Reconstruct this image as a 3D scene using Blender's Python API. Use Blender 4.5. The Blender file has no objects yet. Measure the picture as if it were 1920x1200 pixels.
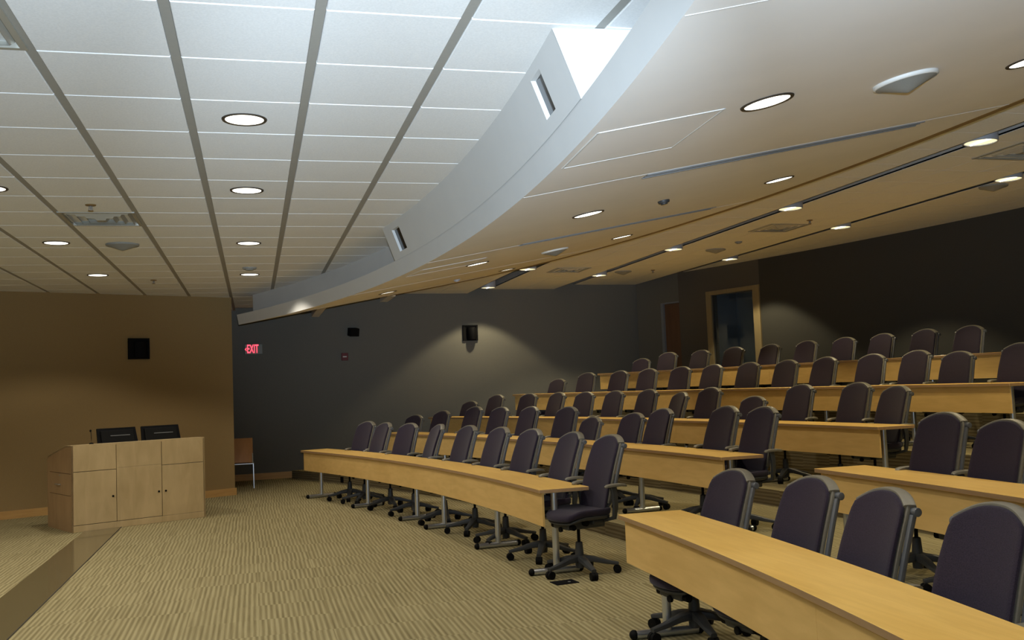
import bpy, bmesh, math, random
from mathutils import Vector, Matrix
random.seed(7)
PI = math.pi
R = math.radians
SC = bpy.context.scene
COL = SC.collection

# ------------------------------------------------------------------ camera data
F, YAW, PITCH, ROLL = 1836.4, .2598, .0672, -.0396
HC = 1.625
CX, CY = -24.575, 6.822            # centre of the seating arcs
def cam_axes():
    cy, sy, cp, sp, cr, sr = math.cos(YAW), math.sin(YAW), math.cos(PITCH), math.sin(PITCH), math.cos(ROLL), math.sin(ROLL)
    f = Vector((sy*cp, cy*cp, sp)); r = Vector((cy, -sy, 0)); u = r.cross(f)
    return cr*r + sr*u, -sr*r + cr*u, f
AX = cam_axes()
def ray(px, py):
    return AX[0]*((px-960)/F) + AX[1]*(-(py-600)/F) + AX[2]
def at_R(px, py, rad):
    """point of the photograph's sight line on the cylinder of radius rad about the arc centre"""
    d = ray(px, py); h = math.hypot(d.x, d.y); ux, uy = d.x/h, d.y/h
    b = ux*CX + uy*CY
    t = b + math.sqrt(max(b*b - (CX*CX+CY*CY-rad*rad), 1e-9))
    return ux*t, uy*t, HC + d.z*t/h
def P(rad, deg, z=0.0):
    return Vector((CX + rad*math.cos(R(deg)), CY + rad*math.sin(R(deg)), z))

cam = bpy.data.cameras.new('camera'); camo = bpy.data.objects.new('camera', cam); COL.objects.link(camo)
cam.sensor_width = 36; cam.lens = F/1920*36; cam.clip_start = .05; cam.clip_end = 200
camo.matrix_world = Matrix(((AX[0].x, AX[1].x, -AX[2].x, 0), (AX[0].y, AX[1].y, -AX[2].y, 0), (AX[0].z, AX[1].z, -AX[2].z, HC), (0, 0, 0, 1)))
SC.camera = camo

# ------------------------------------------------------------------ materials
def lin(c):
    return tuple(((x/255)/12.92 if x/255 <= .04045 else ((x/255+.055)/1.055)**2.4) for x in c)
def newmat(name):
    m = bpy.data.materials.new(name); m.use_nodes = True
    nt = m.node_tree; b = nt.nodes['Principled BSDF']
    return m, nt, b
def L(nt, a, b): nt.links.new(a, b)
def plain(name, col, rough=.5, metal=0., spec=.5, noise=0., nscale=40., bump=0., bscale=200., stretch=None, coat=0.):
    """base colour with a little procedural mottling and relief"""
    m, nt, b = newmat(name)
    b.inputs['Roughness'].default_value = rough; b.inputs['Metallic'].default_value = metal
    b.inputs['Specular IOR Level'].default_value = spec; b.inputs['Coat Weight'].default_value = coat
    c = tuple(col) + (1,)
    tc = nt.nodes.new('ShaderNodeTexCoord'); mp = nt.nodes.new('ShaderNodeMapping')
    L(nt, tc.outputs['Object'], mp.inputs['Vector'])
    if stretch: mp.inputs['Scale'].default_value = stretch
    n = nt.nodes.new('ShaderNodeTexNoise'); n.inputs['Scale'].default_value = nscale; n.inputs['Detail'].default_value = 4
    L(nt, mp.outputs['Vector'], n.inputs['Vector'])
    r = nt.nodes.new('ShaderNodeValToRGB')
    r.color_ramp.elements[0].position = .3; r.color_ramp.elements[1].position = .7
    r.color_ramp.elements[0].color = tuple(x*(1-noise) for x in c[:3]) + (1,)
    r.color_ramp.elements[1].color = tuple(min(1, x*(1+noise)) for x in c[:3]) + (1,)
    L(nt, n.outputs['Fac'], r.inputs['Fac']); L(nt, r.outputs['Color'], b.inputs['Base Color'])
    if bump:
        n2 = nt.nodes.new('ShaderNodeTexNoise'); n2.inputs['Scale'].default_value = bscale; n2.inputs['Detail'].default_value = 2
        L(nt, mp.outputs['Vector'], n2.inputs['Vector'])
        bp = nt.nodes.new('ShaderNodeBump'); bp.inputs['Strength'].default_value = bump; bp.inputs['Distance'].default_value = .004
        L(nt, n2.outputs['Fac'], bp.inputs['Height']); L(nt, bp.outputs['Normal'], b.inputs['Normal'])
    return m
def emit(name, col, strength):
    m, nt, b = newmat(name)
    b.inputs['Base Color'].default_value = (.8, .8, .8, 1)
    b.inputs['Emission Color'].default_value = tuple(col) + (1,); b.inputs['Emission Strength'].default_value = strength
    return m
def wood(name, c1, c2, grain=(60, 3, 60), rough=.35, blotch=1.2, seam=None):
    m, nt, b = newmat(name)
    b.inputs['Roughness'].default_value = rough
    tc = nt.nodes.new('ShaderNodeTexCoord'); mp = nt.nodes.new('ShaderNodeMapping'); mp.inputs['Scale'].default_value = grain
    L(nt, tc.outputs['Object'], mp.inputs['Vector'])
    n = nt.nodes.new('ShaderNodeTexNoise'); n.inputs['Scale'].default_value = 1.; n.inputs['Detail'].default_value = 6; n.inputs['Distortion'].default_value = .6
    L(nt, mp.outputs['Vector'], n.inputs['Vector'])
    n2 = nt.nodes.new('ShaderNodeTexNoise'); n2.inputs['Scale'].default_value = blotch; n2.inputs['Detail'].default_value = 3
    mp2 = nt.nodes.new('ShaderNodeMapping'); mp2.inputs['Scale'].default_value = tuple(max(1, g/12) for g in grain)
    L(nt, tc.outputs['Object'], mp2.inputs['Vector']); L(nt, mp2.outputs['Vector'], n2.inputs['Vector'])
    mx = nt.nodes.new('ShaderNodeMath'); mx.operation = 'ADD'; L(nt, n.outputs['Fac'], mx.inputs[0]); L(nt, n2.outputs['Fac'], mx.inputs[1])
    hf = nt.nodes.new('ShaderNodeMath'); hf.operation = 'MULTIPLY'; hf.inputs[1].default_value = .5; L(nt, mx.outputs[0], hf.inputs[0])
    r = nt.nodes.new('ShaderNodeValToRGB'); r.color_ramp.elements[0].position = .36; r.color_ramp.elements[1].position = .64
    r.color_ramp.elements[0].color = tuple(c1) + (1,); r.color_ramp.elements[1].color = tuple(c2) + (1,)
    L(nt, hf.outputs[0], r.inputs['Fac']); L(nt, r.outputs['Color'], b.inputs['Base Color'])
    return m
def carpet(name, ca, cb, cc, riser=False):
    """ribbed carpet tiles: ribs along Y, each tile shifted a little, pale and brown threads"""
    m, nt, b = newmat(name)
    b.inputs['Roughness'].default_value = .95; b.inputs['Specular IOR Level'].default_value = .1
    g = nt.nodes.new('ShaderNodeNewGeometry'); sp = nt.nodes.new('ShaderNodeSeparateXYZ'); L(nt, g.outputs['Position'], sp.inputs[0])
    def mth(op, a, bb=None, v=None):
        n = nt.nodes.new('ShaderNodeMath'); n.operation = op
        for k, s in enumerate((a, bb)):
            if s is None: continue
            if isinstance(s, (int, float)): n.inputs[k].default_value = s
            else: L(nt, s, n.inputs[k])
        return n.outputs[0]
    X, Y = (sp.outputs['Z'], sp.outputs['Y']) if riser else (sp.outputs['X'], sp.outputs['Y'])
    tx = mth('FLOOR', mth('MULTIPLY', X, 1/.5)); ty = mth('FLOOR', mth('MULTIPLY', Y, 1/.5))
    wn = nt.nodes.new('ShaderNodeTexWhiteNoise'); wn.noise_dimensions = '2D'
    cv = nt.nodes.new('ShaderNodeCombineXYZ'); L(nt, tx, cv.inputs[0]); L(nt, ty, cv.inputs[1]); L(nt, cv.outputs[0], wn.inputs['Vector'])
    xs = mth('ADD', X, mth('MULTIPLY', wn.outputs['Value'], .3))
    # ribs
    rib = mth('MULTIPLY', mth('ADD', mth('SINE', mth('MULTIPLY', xs, 2*PI/.040)), 1), .5)
    # thread colour varies rib by rib, with broken runs along the rib
    c2 = nt.nodes.new('ShaderNodeCombineXYZ'); L(nt, mth('MULTIPLY', xs, 45.), c2.inputs[0]); L(nt, mth('MULTIPLY', Y, 1.3), c2.inputs[1])
    nz = nt.nodes.new('ShaderNodeTexNoise'); nz.inputs['Scale'].default_value = 1.; nz.inputs['Detail'].default_value = 3; L(nt, c2.outputs[0], nz.inputs['Vector'])
    fz = nt.nodes.new('ShaderNodeTexNoise'); fz.inputs['Scale'].default_value = 160; fz.inputs['Detail'].default_value = 2; L(nt, g.outputs['Position'], fz.inputs['Vector'])
    v = mth('ADD', mth('MULTIPLY', rib, .34), mth('MULTIPLY', nz.outputs['Fac'], .62))
    v = mth('ADD', v, mth('MULTIPLY', fz.outputs['Fac'], .16))
    r = nt.nodes.new('ShaderNodeValToRGB'); e = r.color_ramp.elements
    e[0].position = .26; e[0].color = tuple(ca) + (1,); e[1].position = .78; e[1].color = tuple(cc) + (1,)
    k = e.new(.5); k.color = tuple(cb) + (1,)
    L(nt, v, r.inputs['Fac']); L(nt, r.outputs['Color'], b.inputs['Base Color'])
    bp = nt.nodes.new('ShaderNodeBump'); bp.inputs['Strength'].default_value = .5; bp.inputs['Distance'].default_value = .006
    L(nt, v, bp.inputs['Height']); L(nt, bp.outputs['Normal'], b.inputs['Normal'])
    return m
def fabric(name, c1, c2, scale=420.):
    m, nt, b = newmat(name)
    b.inputs['Roughness'].default_value = .9; b.inputs['Specular IOR Level'].default_value = .2
    b.inputs['Sheen Weight'].default_value = .15
    tc = nt.nodes.new('ShaderNodeTexCoord')
    ch = nt.nodes.new('ShaderNodeTexVoronoi'); ch.inputs['Scale'].default_value = scale
    L(nt, tc.outputs['Object'], ch.inputs['Vector'])
    r = nt.nodes.new('ShaderNodeValToRGB'); r.color_ramp.elements[0].color = tuple(c2) + (1,); r.color_ramp.elements[1].color = tuple(c1) + (1,)
    r.color_ramp.elements[1].position = .6
    L(nt, ch.outputs['Distance'], r.inputs['Fac']); L(nt, r.outputs['Color'], b.inputs['Base Color'])
    return m

M = {}
M['tile'] = plain('ceiling_tile_white', (.76, .76, .75), .95, noise=.05, nscale=90, bump=.25, bscale=500)
M['grid'] = plain('ceiling_grid_grey', (.30, .29, .26), .6, noise=.02)
M['tbar'] = plain('ceiling_grid_white', (.6, .6, .58), .5)
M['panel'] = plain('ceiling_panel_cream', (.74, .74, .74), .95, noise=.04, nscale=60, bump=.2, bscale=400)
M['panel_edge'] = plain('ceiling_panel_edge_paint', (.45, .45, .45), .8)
M['soffit'] = plain('soffit_white_paint', (.60, .60, .59), .85, noise=.015, nscale=3)
M['under'] = plain('soffit_underside_paint', (.78, .75, .72), .85, noise=.02, nscale=2)
M['bronze'] = plain('bronze_edge', (.20, .12, .04), .5)
M['tan'] = plain('tan_wall_fabric', (.27, .183, .078), .95, noise=.06, nscale=130, bump=.2, bscale=300)
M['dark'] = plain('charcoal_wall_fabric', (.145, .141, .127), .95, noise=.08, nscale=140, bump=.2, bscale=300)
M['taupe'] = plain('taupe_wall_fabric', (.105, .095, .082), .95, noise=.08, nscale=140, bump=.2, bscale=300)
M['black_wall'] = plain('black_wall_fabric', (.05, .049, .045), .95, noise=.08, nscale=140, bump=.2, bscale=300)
M['plenum'] = plain('plenum_black', (.015, .015, .015), .95)
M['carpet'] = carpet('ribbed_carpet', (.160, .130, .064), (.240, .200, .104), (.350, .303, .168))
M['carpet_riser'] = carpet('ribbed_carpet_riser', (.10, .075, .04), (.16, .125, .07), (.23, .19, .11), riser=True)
M['plate'] = plain('floor_raceway_metal', (.14, .115, .06), .10, noise=.03, nscale=3)
M['joint'] = plain('dark_joint', (.03, .022, .015), .8)
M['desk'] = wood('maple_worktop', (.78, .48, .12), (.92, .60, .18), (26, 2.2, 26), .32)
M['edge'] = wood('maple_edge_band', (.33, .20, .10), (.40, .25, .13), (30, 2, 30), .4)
M['apron'] = wood('maple_panel', (.68, .435, .145), (.80, .53, .195), (20, 2.2, 20), .42)
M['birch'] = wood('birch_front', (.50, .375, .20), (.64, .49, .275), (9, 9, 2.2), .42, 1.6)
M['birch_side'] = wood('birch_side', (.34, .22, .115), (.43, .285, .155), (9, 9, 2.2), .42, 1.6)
M['basebd'] = wood('oak_baseboard', (.44, .25, .085), (.55, .33, .12), (3, 3, 30), .45)
M['door'] = wood('brown_door', (.12, .062, .034), (.17, .09, .05), (14, 14, 1.2), .45)
M['ply'] = wood('plywood_chair', (.33, .15, .055), (.44, .22, .085), (9, 9, 2), .35)
M['steel'] = plain('brushed_steel', (.62, .65, .70), .30, .9, noise=.03, nscale=30, stretch=(4, 4, 60))
M['black'] = plain('black_plastic', (.006, .006, .007), .65, spec=.06)
M['rubber'] = plain('black_rubber', (.005, .005, .005), .65, spec=.1)
M['charcoal'] = plain('charcoal_plastic', (.038, .040, .043), .5, noise=.05)
M['olive'] = plain('olive_grey_plastic', (.18, .165, .13), .48, noise=.04)
M['slate'] = plain('slate_knob', (.10, .105, .115), .45)
M['plum'] = fabric('plum_fabric', (.017, .012, .024), (.050, .036, .066))
M['lampwhite'] = plain('lamp_trim', (.05, .04, .03), .35, .3)
M['can'] = plain('lamp_can_grey', (.42, .43, .48), .45)
M['glow'] = emit('lamp_diffuser_glow', (1, .95, .80), 2.6)
M['glow_warm'] = emit('lamp_reflector_glow', (1, .87, .48), .86)
M['tube'] = emit('lamp_tube_glow', (1, .97, .86), 2.5)
M['aluminium'] = plain('aluminium', (.20, .205, .21), .5, .1)
M['grey_slot'] = plain('slot_grey', (.10, .105, .11), .6)
M['vent'] = plain('vent_metal', (.42, .41, .36), .35, .35)
M['spk'] = plain('speaker_grille_grey', (.26, .265, .25), .8, noise=.06, nscale=300)
M['spk_w'] = plain('speaker_rim_white', (.70, .70, .68), .6)
M['exit_red'] = emit('exit_letters_red', (1, .02, .06), 2.2)
M['exit_box'] = plain('exit_housing', (.16, .16, .13), .4)
M['strobe_red'] = plain('strobe_red', (.12, .004, .008), .35)
M['lens'] = plain('clear_lens', (.6, .6, .6), .15)
M['frame_wood'] = wood('cream_door_frame', (.27, .21, .115), (.33, .26, .145), (20, 20, 2), .4)
M['frame_grey'] = plain('steel_door_frame', (.20, .22, .25), .4)
M['booth_blue'] = plain('booth_blue_wall', (.24, .32, .44), .9)
M['screen'] = plain('dark_screen_glass', (.006, .007, .009), .12)
m, nt, b = newmat('clear_glass'); b.inputs['Base Color'].default_value = (.9, .95, 1, 1); b.inputs['Roughness'].default_value = .02
b.inputs['Transmission Weight'].default_value = 1.; b.inputs['IOR'].default_value = 1.45; M['glass'] = m

# ------------------------------------------------------------------ mesh building
class MB:
    def __init__(s): s.v = []; s.f = []; s.mi = []
    def add(s, vs, fs, mi=0):
        o = len(s.v); s.v += [tuple(x) for x in vs]; s.f += [tuple(i+o for i in f) for f in fs]; s.mi += [mi]*len(fs)
    def box(s, x0, x1, y0, y1, z0, z1, mi=0, T=None):
        v = [Vector(p) for p in ((x0,y0,z0),(x1,y0,z0),(x1,y1,z0),(x0,y1,z0),(x0,y0,z1),(x1,y0,z1),(x1,y1,z1),(x0,y1,z1))]
        if T is not None: v = [T @ p for p in v]
        s.add(v, [(0,3,2,1),(4,5,6,7),(0,1,5,4),(1,2,6,5),(2,3,7,6),(3,0,4,7)], mi)
    def prism(s, poly, a0, a1, axis='x', mi=0, T=None):
        """poly of 2-D points swept along an axis; axis x: (y,z), y: (x,z), z: (x,y)"""
        def mk(p, a): return Vector({'x': (a, p[0], p[1]), 'y': (p[0], a, p[1]), 'z': (p[0], p[1], a)}[axis])
        n = len(poly); v = [mk(p, a0) for p in poly] + [mk(p, a1) for p in poly]
        if T is not None: v = [T @ p for p in v]
        fs = [tuple(range(n))[::-1], tuple(range(n, 2*n))] + [(i, (i+1) % n, n+(i+1) % n, n+i) for i in range(n)]
        s.add(v, fs, mi)
    def lathe(s, prof, seg=20, mi=0, T=None, caps=True):
        """prof: list of (r,z) turned about Z"""
        v = []
        for r, z in prof:
            for k in range(seg):
                a = 2*PI*k/seg; v.append(Vector((r*math.cos(a), r*math.sin(a), z)))
        if T is not None: v = [T @ p for p in v]
        fs = []
        for i in range(len(prof)-1):
            for k in range(seg):
                fs.append((i*seg+k, i*seg+(k+1) % seg, (i+1)*seg+(k+1) % seg, (i+1)*seg+k))
        if caps:
            fs.append(tuple(range(seg))[::-1]); fs.append(tuple((len(prof)-1)*seg+k for k in range(seg)))
        s.add(v, fs, mi)
    def cyl(s, a, b, r, seg=14, mi=0, r2=None):
        a, b = Vector(a), Vector(b); d = b-a; T = Matrix.Translation(a) @ d.to_track_quat('Z', 'Y').to_matrix().to_4x4()
        s.lathe([(r, 0), (r if r2 is None else r2, d.length)], seg, mi, T)
    def sweep(s, pts, half_w, half_h, up=(0, 0, 1), mi=0, rnd=True, seg=10):
        """rounded ribbon or tube along pts; half_w across, half_h along up; numbers or lists"""
        n = len(pts); pts = [Vector(p) for p in pts]; up = Vector(up); rings = []
        for i, p in enumerate(pts):
            t = (pts[min(i+1, n-1)] - pts[max(i-1, 0)]).normalized()
            sd = t.cross(up).normalized(); u2 = sd.cross(t).normalized()
            w = half_w[i] if isinstance(half_w, (list, tuple)) else half_w
            h = half_h[i] if isinstance(half_h, (list, tuple)) else half_h
            ring = []
            for k in range(seg):
                a = 2*PI*k/seg; c, q = math.cos(a), math.sin(a)
                if rnd: e = .55; c = math.copysign(abs(c)**e, c); q = math.copysign(abs(q)**e, q)
                ring.append(p + sd*(w*c) + u2*(h*q))
            rings.append(ring)
        v = [x for r in rings for x in r]; fs = []
        for i in range(n-1):
            for k in range(seg):
                fs.append((i*seg+k, i*seg+(k+1) % seg, (i+1)*seg+(k+1) % seg, (i+1)*seg+k))
        fs.append(tuple(range(seg))[::-1]); fs.append(tuple((n-1)*seg+k for k in range(seg)))
        s.add(v, fs, mi)
    def ball(s, c, r, seg=12, rings=8, sc=(1, 1, 1), mi=0):
        prof = [(max(1e-4, r*math.sin(PI*i/rings)), -r*math.cos(PI*i/rings)) for i in range(rings+1)]
        T = Matrix.Translation(Vector(c)) @ Matrix.Diagonal((*sc, 1))
        s.lathe(prof, seg, mi, T, caps=False)
    def arc(s, r0, r1, d0, d1, z0, z1, step=.5, mi=0):
        """curved bar between radii and angles about the seating centre"""
        n = max(2, int(abs(d1-d0)/step)+1); v = []; fs = []
        for i in range(n+1):
            a = d0+(d1-d0)*i/n
            v += [P(r0, a, z0), P(r1, a, z0), P(r1, a, z1), P(r0, a, z1)]
        for i in range(n):
            o = i*4
            for k in range(4): fs.append((o+k, o+4+k, o+4+(k+1) % 4, o+(k+1) % 4))
        fs.append((0, 1, 2, 3)); fs.append((n*4+3, n*4+2, n*4+1, n*4))
        s.add(v, fs, mi)
    def build(s, name, mats, parent=None, smooth=30, bevel=0, loc=None, segs=2):
        me = bpy.data.meshes.new(name)
        bm = bmesh.new()
        vs = [bm.verts.new(p) for p in s.v]
        for f, k in zip(s.f, s.mi):
            try: fc = bm.faces.new([vs[i] for i in f]); fc.material_index = k
            except ValueError: pass
        bmesh.ops.recalc_face_normals(bm, faces=bm.faces)
        if bevel:
            ed = [e for e in bm.edges if len(e.link_faces) == 2 and e.calc_face_angle(0) > R(40)]
            bmesh.ops.bevel(bm, geom=ed, offset=bevel, segments=segs, profile=.5, affect='EDGES', clamp_overlap=True)
        bm.to_mesh(me); bm.free()
        for x in (mats if isinstance(mats, (list, tuple)) else [mats]): me.materials.append(x)
        if smooth:
            me.polygons.foreach_set('use_smooth', [True]*len(me.polygons)); me.set_sharp_from_angle(angle=R(smooth))
        o = bpy.data.objects.new(name, me); COL.objects.link(o)
        if parent: o.parent = parent
        if loc: o.location = loc
        return o

def tag(o, label, cat, group=None, kind=None):
    o['label'] = label; o['category'] = cat
    if group: o['group'] = group
    if kind: o['kind'] = kind
    return o
def empty(name, loc=(0, 0, 0), rz=0, mat=None):
    o = bpy.data.objects.new(name, None); COL.objects.link(o); o.empty_display_size = .1
    if mat is not None: o.matrix_world = mat
    else: o.location = loc; o.rotation_euler = (0, 0, rz)
    return o
def struct(o): o['kind'] = 'structure'; return o
def copy_tree(o, parent=None):
    c = o.copy(); COL.objects.link(c)
    if parent: c.parent = parent
    for ch in o.children: copy_tree(ch, c)
    return c

# ------------------------------------------------------------------ setting: floor and tiers
CE = 3.297                                   # front ceiling height
RW = 35.6                                    # back wall radius
ROW_R = [26.947, 28.841, 30.789, 32.28, 33.622]
ROW_H = [0., .153, .331, .721, 1.077]
mb = MB(); mb.box(-8.2, 12.2, -6.6, 21.2, -.2, 0)
fl = struct(mb.build('floor', M['carpet'], smooth=0))
TR = [28.35, 30.43, 31.83, 33.18]
for i, r0 in enumerate(TR):
    r1 = TR[i+1] if i < 3 else RW+.6
    n = 96; z1 = ROW_H[i+1]
    mb = MB()
    for k in range(n):
        a0, a1 = -28+55*k/n, -28+55*(k+1)/n
        mb.add([P(r0, a0, z1), P(r1+.3, a0, z1), P(r1+.3, a1, z1), P(r0, a1, z1)], [(0, 1, 2, 3)], 0)
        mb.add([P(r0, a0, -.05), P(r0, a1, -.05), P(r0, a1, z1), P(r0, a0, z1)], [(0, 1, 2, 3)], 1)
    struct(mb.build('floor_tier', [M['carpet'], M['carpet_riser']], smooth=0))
# half-height aisle steps at the two tall risers
for r0, za in ((31.48, .526), (32.84, .90)):
    mb = MB(); mb.arc(r0, r0+.4, .9, 3.0, 0, za); struct(mb.build('floor_step', M['carpet'], smooth=0))
# flat raceway cover let into the carpet
mb = MB(); mb.box(-2.115, -1.70, 3.0, 13.9, -.01, .004); struct(mb.build('trim_1', M['plate'], smooth=0))
mb = MB(); mb.box(-1.70, -1.692, 3.0, 13.9, -.01, .0055); struct(mb.build('trim_2', M['joint'], smooth=0))

# ------------------------------------------------------------------ setting: walls
TC = Vector((-.335, 17.096, 0)); TD = Vector((.908, .419, 0)).normalized(); TN = Vector((TD.y, -TD.x, 0))   # tan wall: corner, direction, facing
def wallbox(name, a, b, z0, z1, th, mat, side):
    a, b = Vector(a), Vector(b); d = (b-a).normalized(); n = Vector((d.y, -d.x))*side
    q = [a, b, b-n*th, a-n*th]
    mb = MB(); mb.add([(p.x, p.y, z0) for p in q]+[(p.x, p.y, z1) for p in q], [(0,1,2,3),(4,5,6,7),(0,1,5,4),(1,2,6,5),(2,3,7,6),(3,0,4,7)])
    return struct(mb.build(name, mat, smooth=0))
far = TC - TD*8.4
wallbox('wall_stage', (far.x, far.y), (TC.x, TC.y), 0, CE+.25, .3, M['tan'], 1)
SWa, SWb = (-.4, 19.8), (8.95, 20.64)
SD = Vector((SWb[0]-SWa[0], SWb[1]-SWa[1], 0)).normalized(); SN = Vector((SD.y, -SD.x, 0))
SW0 = Vector((SWa[0], SWa[1], 0))
wallbox('wall_side', (-.75, 19.8-.0315), SWb, 0, 4.4, .2, M['dark'], 1)
wallbox('wall_return', (-.62, 17.2), (-.62, 19.85), 0, CE+.25, .1, M['dark'], 1)
wallbox('wall_near', (-8.2, -6.2), (12, -6.2), 0, 4.4, .2, M['dark'], -1)
wallbox('wall_front', (-8.0, -6.4), (-8.0, 14.6), 0, 4.4, .2, M['tan'], -1)
def arcwall(name, d0, d1, z0, z1, mat, r=RW, th=.15):
    mb = MB(); mb.arc(r, r+th, d0, d1, z0, z1, 1.0); return struct(mb.build(name, mat, smooth=20))
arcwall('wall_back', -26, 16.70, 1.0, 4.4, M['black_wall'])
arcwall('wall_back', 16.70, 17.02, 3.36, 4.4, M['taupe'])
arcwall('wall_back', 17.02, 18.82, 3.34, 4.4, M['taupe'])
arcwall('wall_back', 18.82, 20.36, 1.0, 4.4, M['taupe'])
arcwall('wall_back', 20.36, 22.6, 3.30, 4.4, M['dark'], RW+.10)
arcwall('wall_back', 21.52, 22.6, 1.0, 3.30, M['dark'], RW+.10)
mb = MB(); mb.arc(RW+.005, RW+.25, 20.34, 20.37, 1.0, 4.4); struct(mb.build('wall_back', M['taupe'], smooth=0))
# door in the recess
d1 = struct(empty('door_1', P(RW+.14, 20.95, 1.077)))
def loc_arc(o, mbx, name, mat, **k):
    c = mbx.build(name, mat, **k); c.parent = o; c.matrix_parent_inverse = Matrix.Translation(-o.location); return c
mb = MB(); mb.arc(RW+.15, RW+.19, 20.38, 21.30, 1.08, 3.28); loc_arc(d1, mb, 'door_leaf', M['door'])
mb = MB(); mb.arc(RW+.10, RW+.2, 21.30, 21.42, 1.08, 3.30); mb.arc(RW+.10, RW+.2, 20.36, 21.42, 3.27, 3.31); loc_arc(d1, mb, 'door_frame', M['frame_grey'])
mb = MB(); mb.arc(RW+.10, RW+.2, 21.42, 21.53, 1.0, 3.30); struct(mb.build('trim_3', M['dark'], smooth=0))
# glazed door with cream frame
w1 = struct(empty('window_1', P(RW, 17.9, 1.077)))
mb = MB(); mb.arc(RW-.03, RW+.12, 16.70, 16.98, 1.08, 3.40); loc_arc(w1, mb, 'window_jamb', M['frame_wood'])
mb = MB(); mb.arc(RW-.03, RW+.12, 18.83, 19.05, 1.08, 3.40); loc_arc(w1, mb, 'window_jamb', M['frame_wood'])
mb = MB(); mb.arc(RW-.03, RW+.12, 16.98, 18.83, 3.32, 3.40); loc_arc(w1, mb, 'window_head', M['frame_wood'])
mb = MB(); mb.arc(RW+.03, RW+.036, 16.98, 18.83, 1.08, 3.32, 5); loc_arc(w1, mb, 'window_pane', M['glass'], smooth=0)
mb = MB()
mb.arc(RW+.9, RW+.95, 17.5, 19.6, 1.0, 3.4, 5, 0); mb.arc(RW+.85, RW+.95, 15.9, 17.5, 1.0, 3.4, 5, 1)
mb.arc(RW+.13, RW+.95, 19.1, 19.15, 1.0, 3.4, 5, 0); mb.arc(RW+.16, RW+.95, 15.9, 15.95, 1.0, 3.4, 5, 1); mb.arc(RW+.16, RW+.95, 15.9, 19.6, 3.4, 3.43, 5, 1)
struct(mb.build('wall_booth', [M['booth_blue'], M['black']], smooth=0))
# baseboards
def baseboard(name, a, b, n, h=.115, mat='basebd'):
    a, b, n = Vector(a), Vector(b), Vector(n)
    q = [a, b, b+n*.02, a+n*.02]; mb = MB()
    mb.add([(p.x, p.y, 0) for p in q]+[(p.x, p.y, h) for p in q], [(0,1,2,3),(4,5,6,7),(0,1,5,4),(1,2,6,5),(2,3,7,6),(3,0,4,7)])
    return struct(mb.build(name, M[mat], smooth=0))
baseboard('baseboard_stage', far, TC + TD*.02, TN)
baseboard('baseboard_side', SW0, SW0 + SD*2.2, SN, .125)
mb = MB(); q = TC + TD*.02; e = q + Vector((-.09, .3, 0))
mb.box(0, .02, 0, .3, 0, .115, T=Matrix.Translation(TC) @ Matrix.Rotation(math.atan2(TD.y, TD.x), 4, 'Z')); struct(mb.build('baseboard_corner', M['basebd'], smooth=0))

# ------------------------------------------------------------------ setting: front tile ceiling
GX, GY, SX, SY = -.988, 4.2407, .653, .7074
mb = MB()
HB, HA, ZT = .025, .005, CE
for i in range(-11, 10):
    for j in range(-15, 23):
        x0, x1 = GX+i*SX+HB, GX+(i+1)*SX-HB; y0, y1 = GY+j*SY+HA, GY+(j+1)*SY-HA
        xm = CX+math.sqrt(27.2**2-((y0+y1)/2-CY)**2)
        if x0 > xm or x0 < -8 or y1 < -6.2: continue
        if (i, j) in ((-1, 7), (-1, 0)): continue                 # the two air vents sit here
        c = .004
        mb.add([(x0, y0, ZT+.02), (x1, y0, ZT+.02), (x1, y1, ZT+.02), (x0, y1, ZT+.02), (x0, y0, ZT+c), (x1, y0, ZT+c), (x1, y1, ZT+c), (x0, y1, ZT+c),
                (x0+c, y0+c, ZT), (x1-c, y0+c, ZT), (x1-c, y1-c, ZT), (x0+c, y1-c, ZT)],
               [(8, 9, 10, 11), (4, 5, 9, 8), (5, 6, 10, 9), (6, 7, 11, 10), (7, 4, 8, 11), (0, 1, 5, 4), (1, 2, 6, 5), (2, 3, 7, 6), (3, 0, 4, 7)])
struct(mb.build('ceiling', M['tile'], smooth=0))
def ylim(x): return min(19.9, CY+math.sqrt(max(.01, 27.7**2-(x-CX)**2)))
mb = MB()
for i in range(-11, 5):
    x = GX+i*SX; mb.box(x-HB+.002, x+HB-.002, -6.2, ylim(x), ZT+.006, ZT+.03)
struct(mb.build('ceiling_grid', M['grid'], smooth=0))
mb = MB()
for i in range(-11, 5): mb.box(GX+i*SX, GX+(i+1)*SX, -6.3, ylim(GX+(i+1)*SX), ZT+.021, ZT+.05)
struct(mb.build('ceiling_backing', M['tbar'], smooth=0))

# ------------------------------------------------------------------ setting: curved soffit
RF, RB, ZF, ZB = 26.25, 29.9, 2.80, 3.50
def zcone(r): return ZF+(r-RF)*(ZB-ZF)/(RB-RF)
def dl(r): return 21.88+(r-RF)*(24.2-21.88)/(RB-RF)
DR = -22.
mb = MB(); n = 90
for k in range(n+1):
    t = k/n
    ring = []
    for r, z in ((26.5, CE+.05), (26.5, 2.965), (26.22, 2.965), (RF, ZF)):
        ring.append(P(r, DR+(dl(RF)-DR)*t, z))
    mb.v += [tuple(p) for p in ring]
for k in range(n):
    for q in range(3):
        o = k*4+q; mb.f.append((o, o+4, o+5, o+1)); mb.mi.append(0)
o = len(mb.v); nr = 12
for k in range(n+1):
    for q in range(nr+1):
        r = RF+(RB-RF)*q/nr; mb.v.append(tuple(P(r, DR+(dl(r)-DR)*k/n, zcone(r))))
for k in range(n):
    for q in range(nr):
        a = o+k*(nr+1)+q; mb.f.append((a, a+1, a+nr+2, a+nr+1)); mb.mi.append(1)
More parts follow.
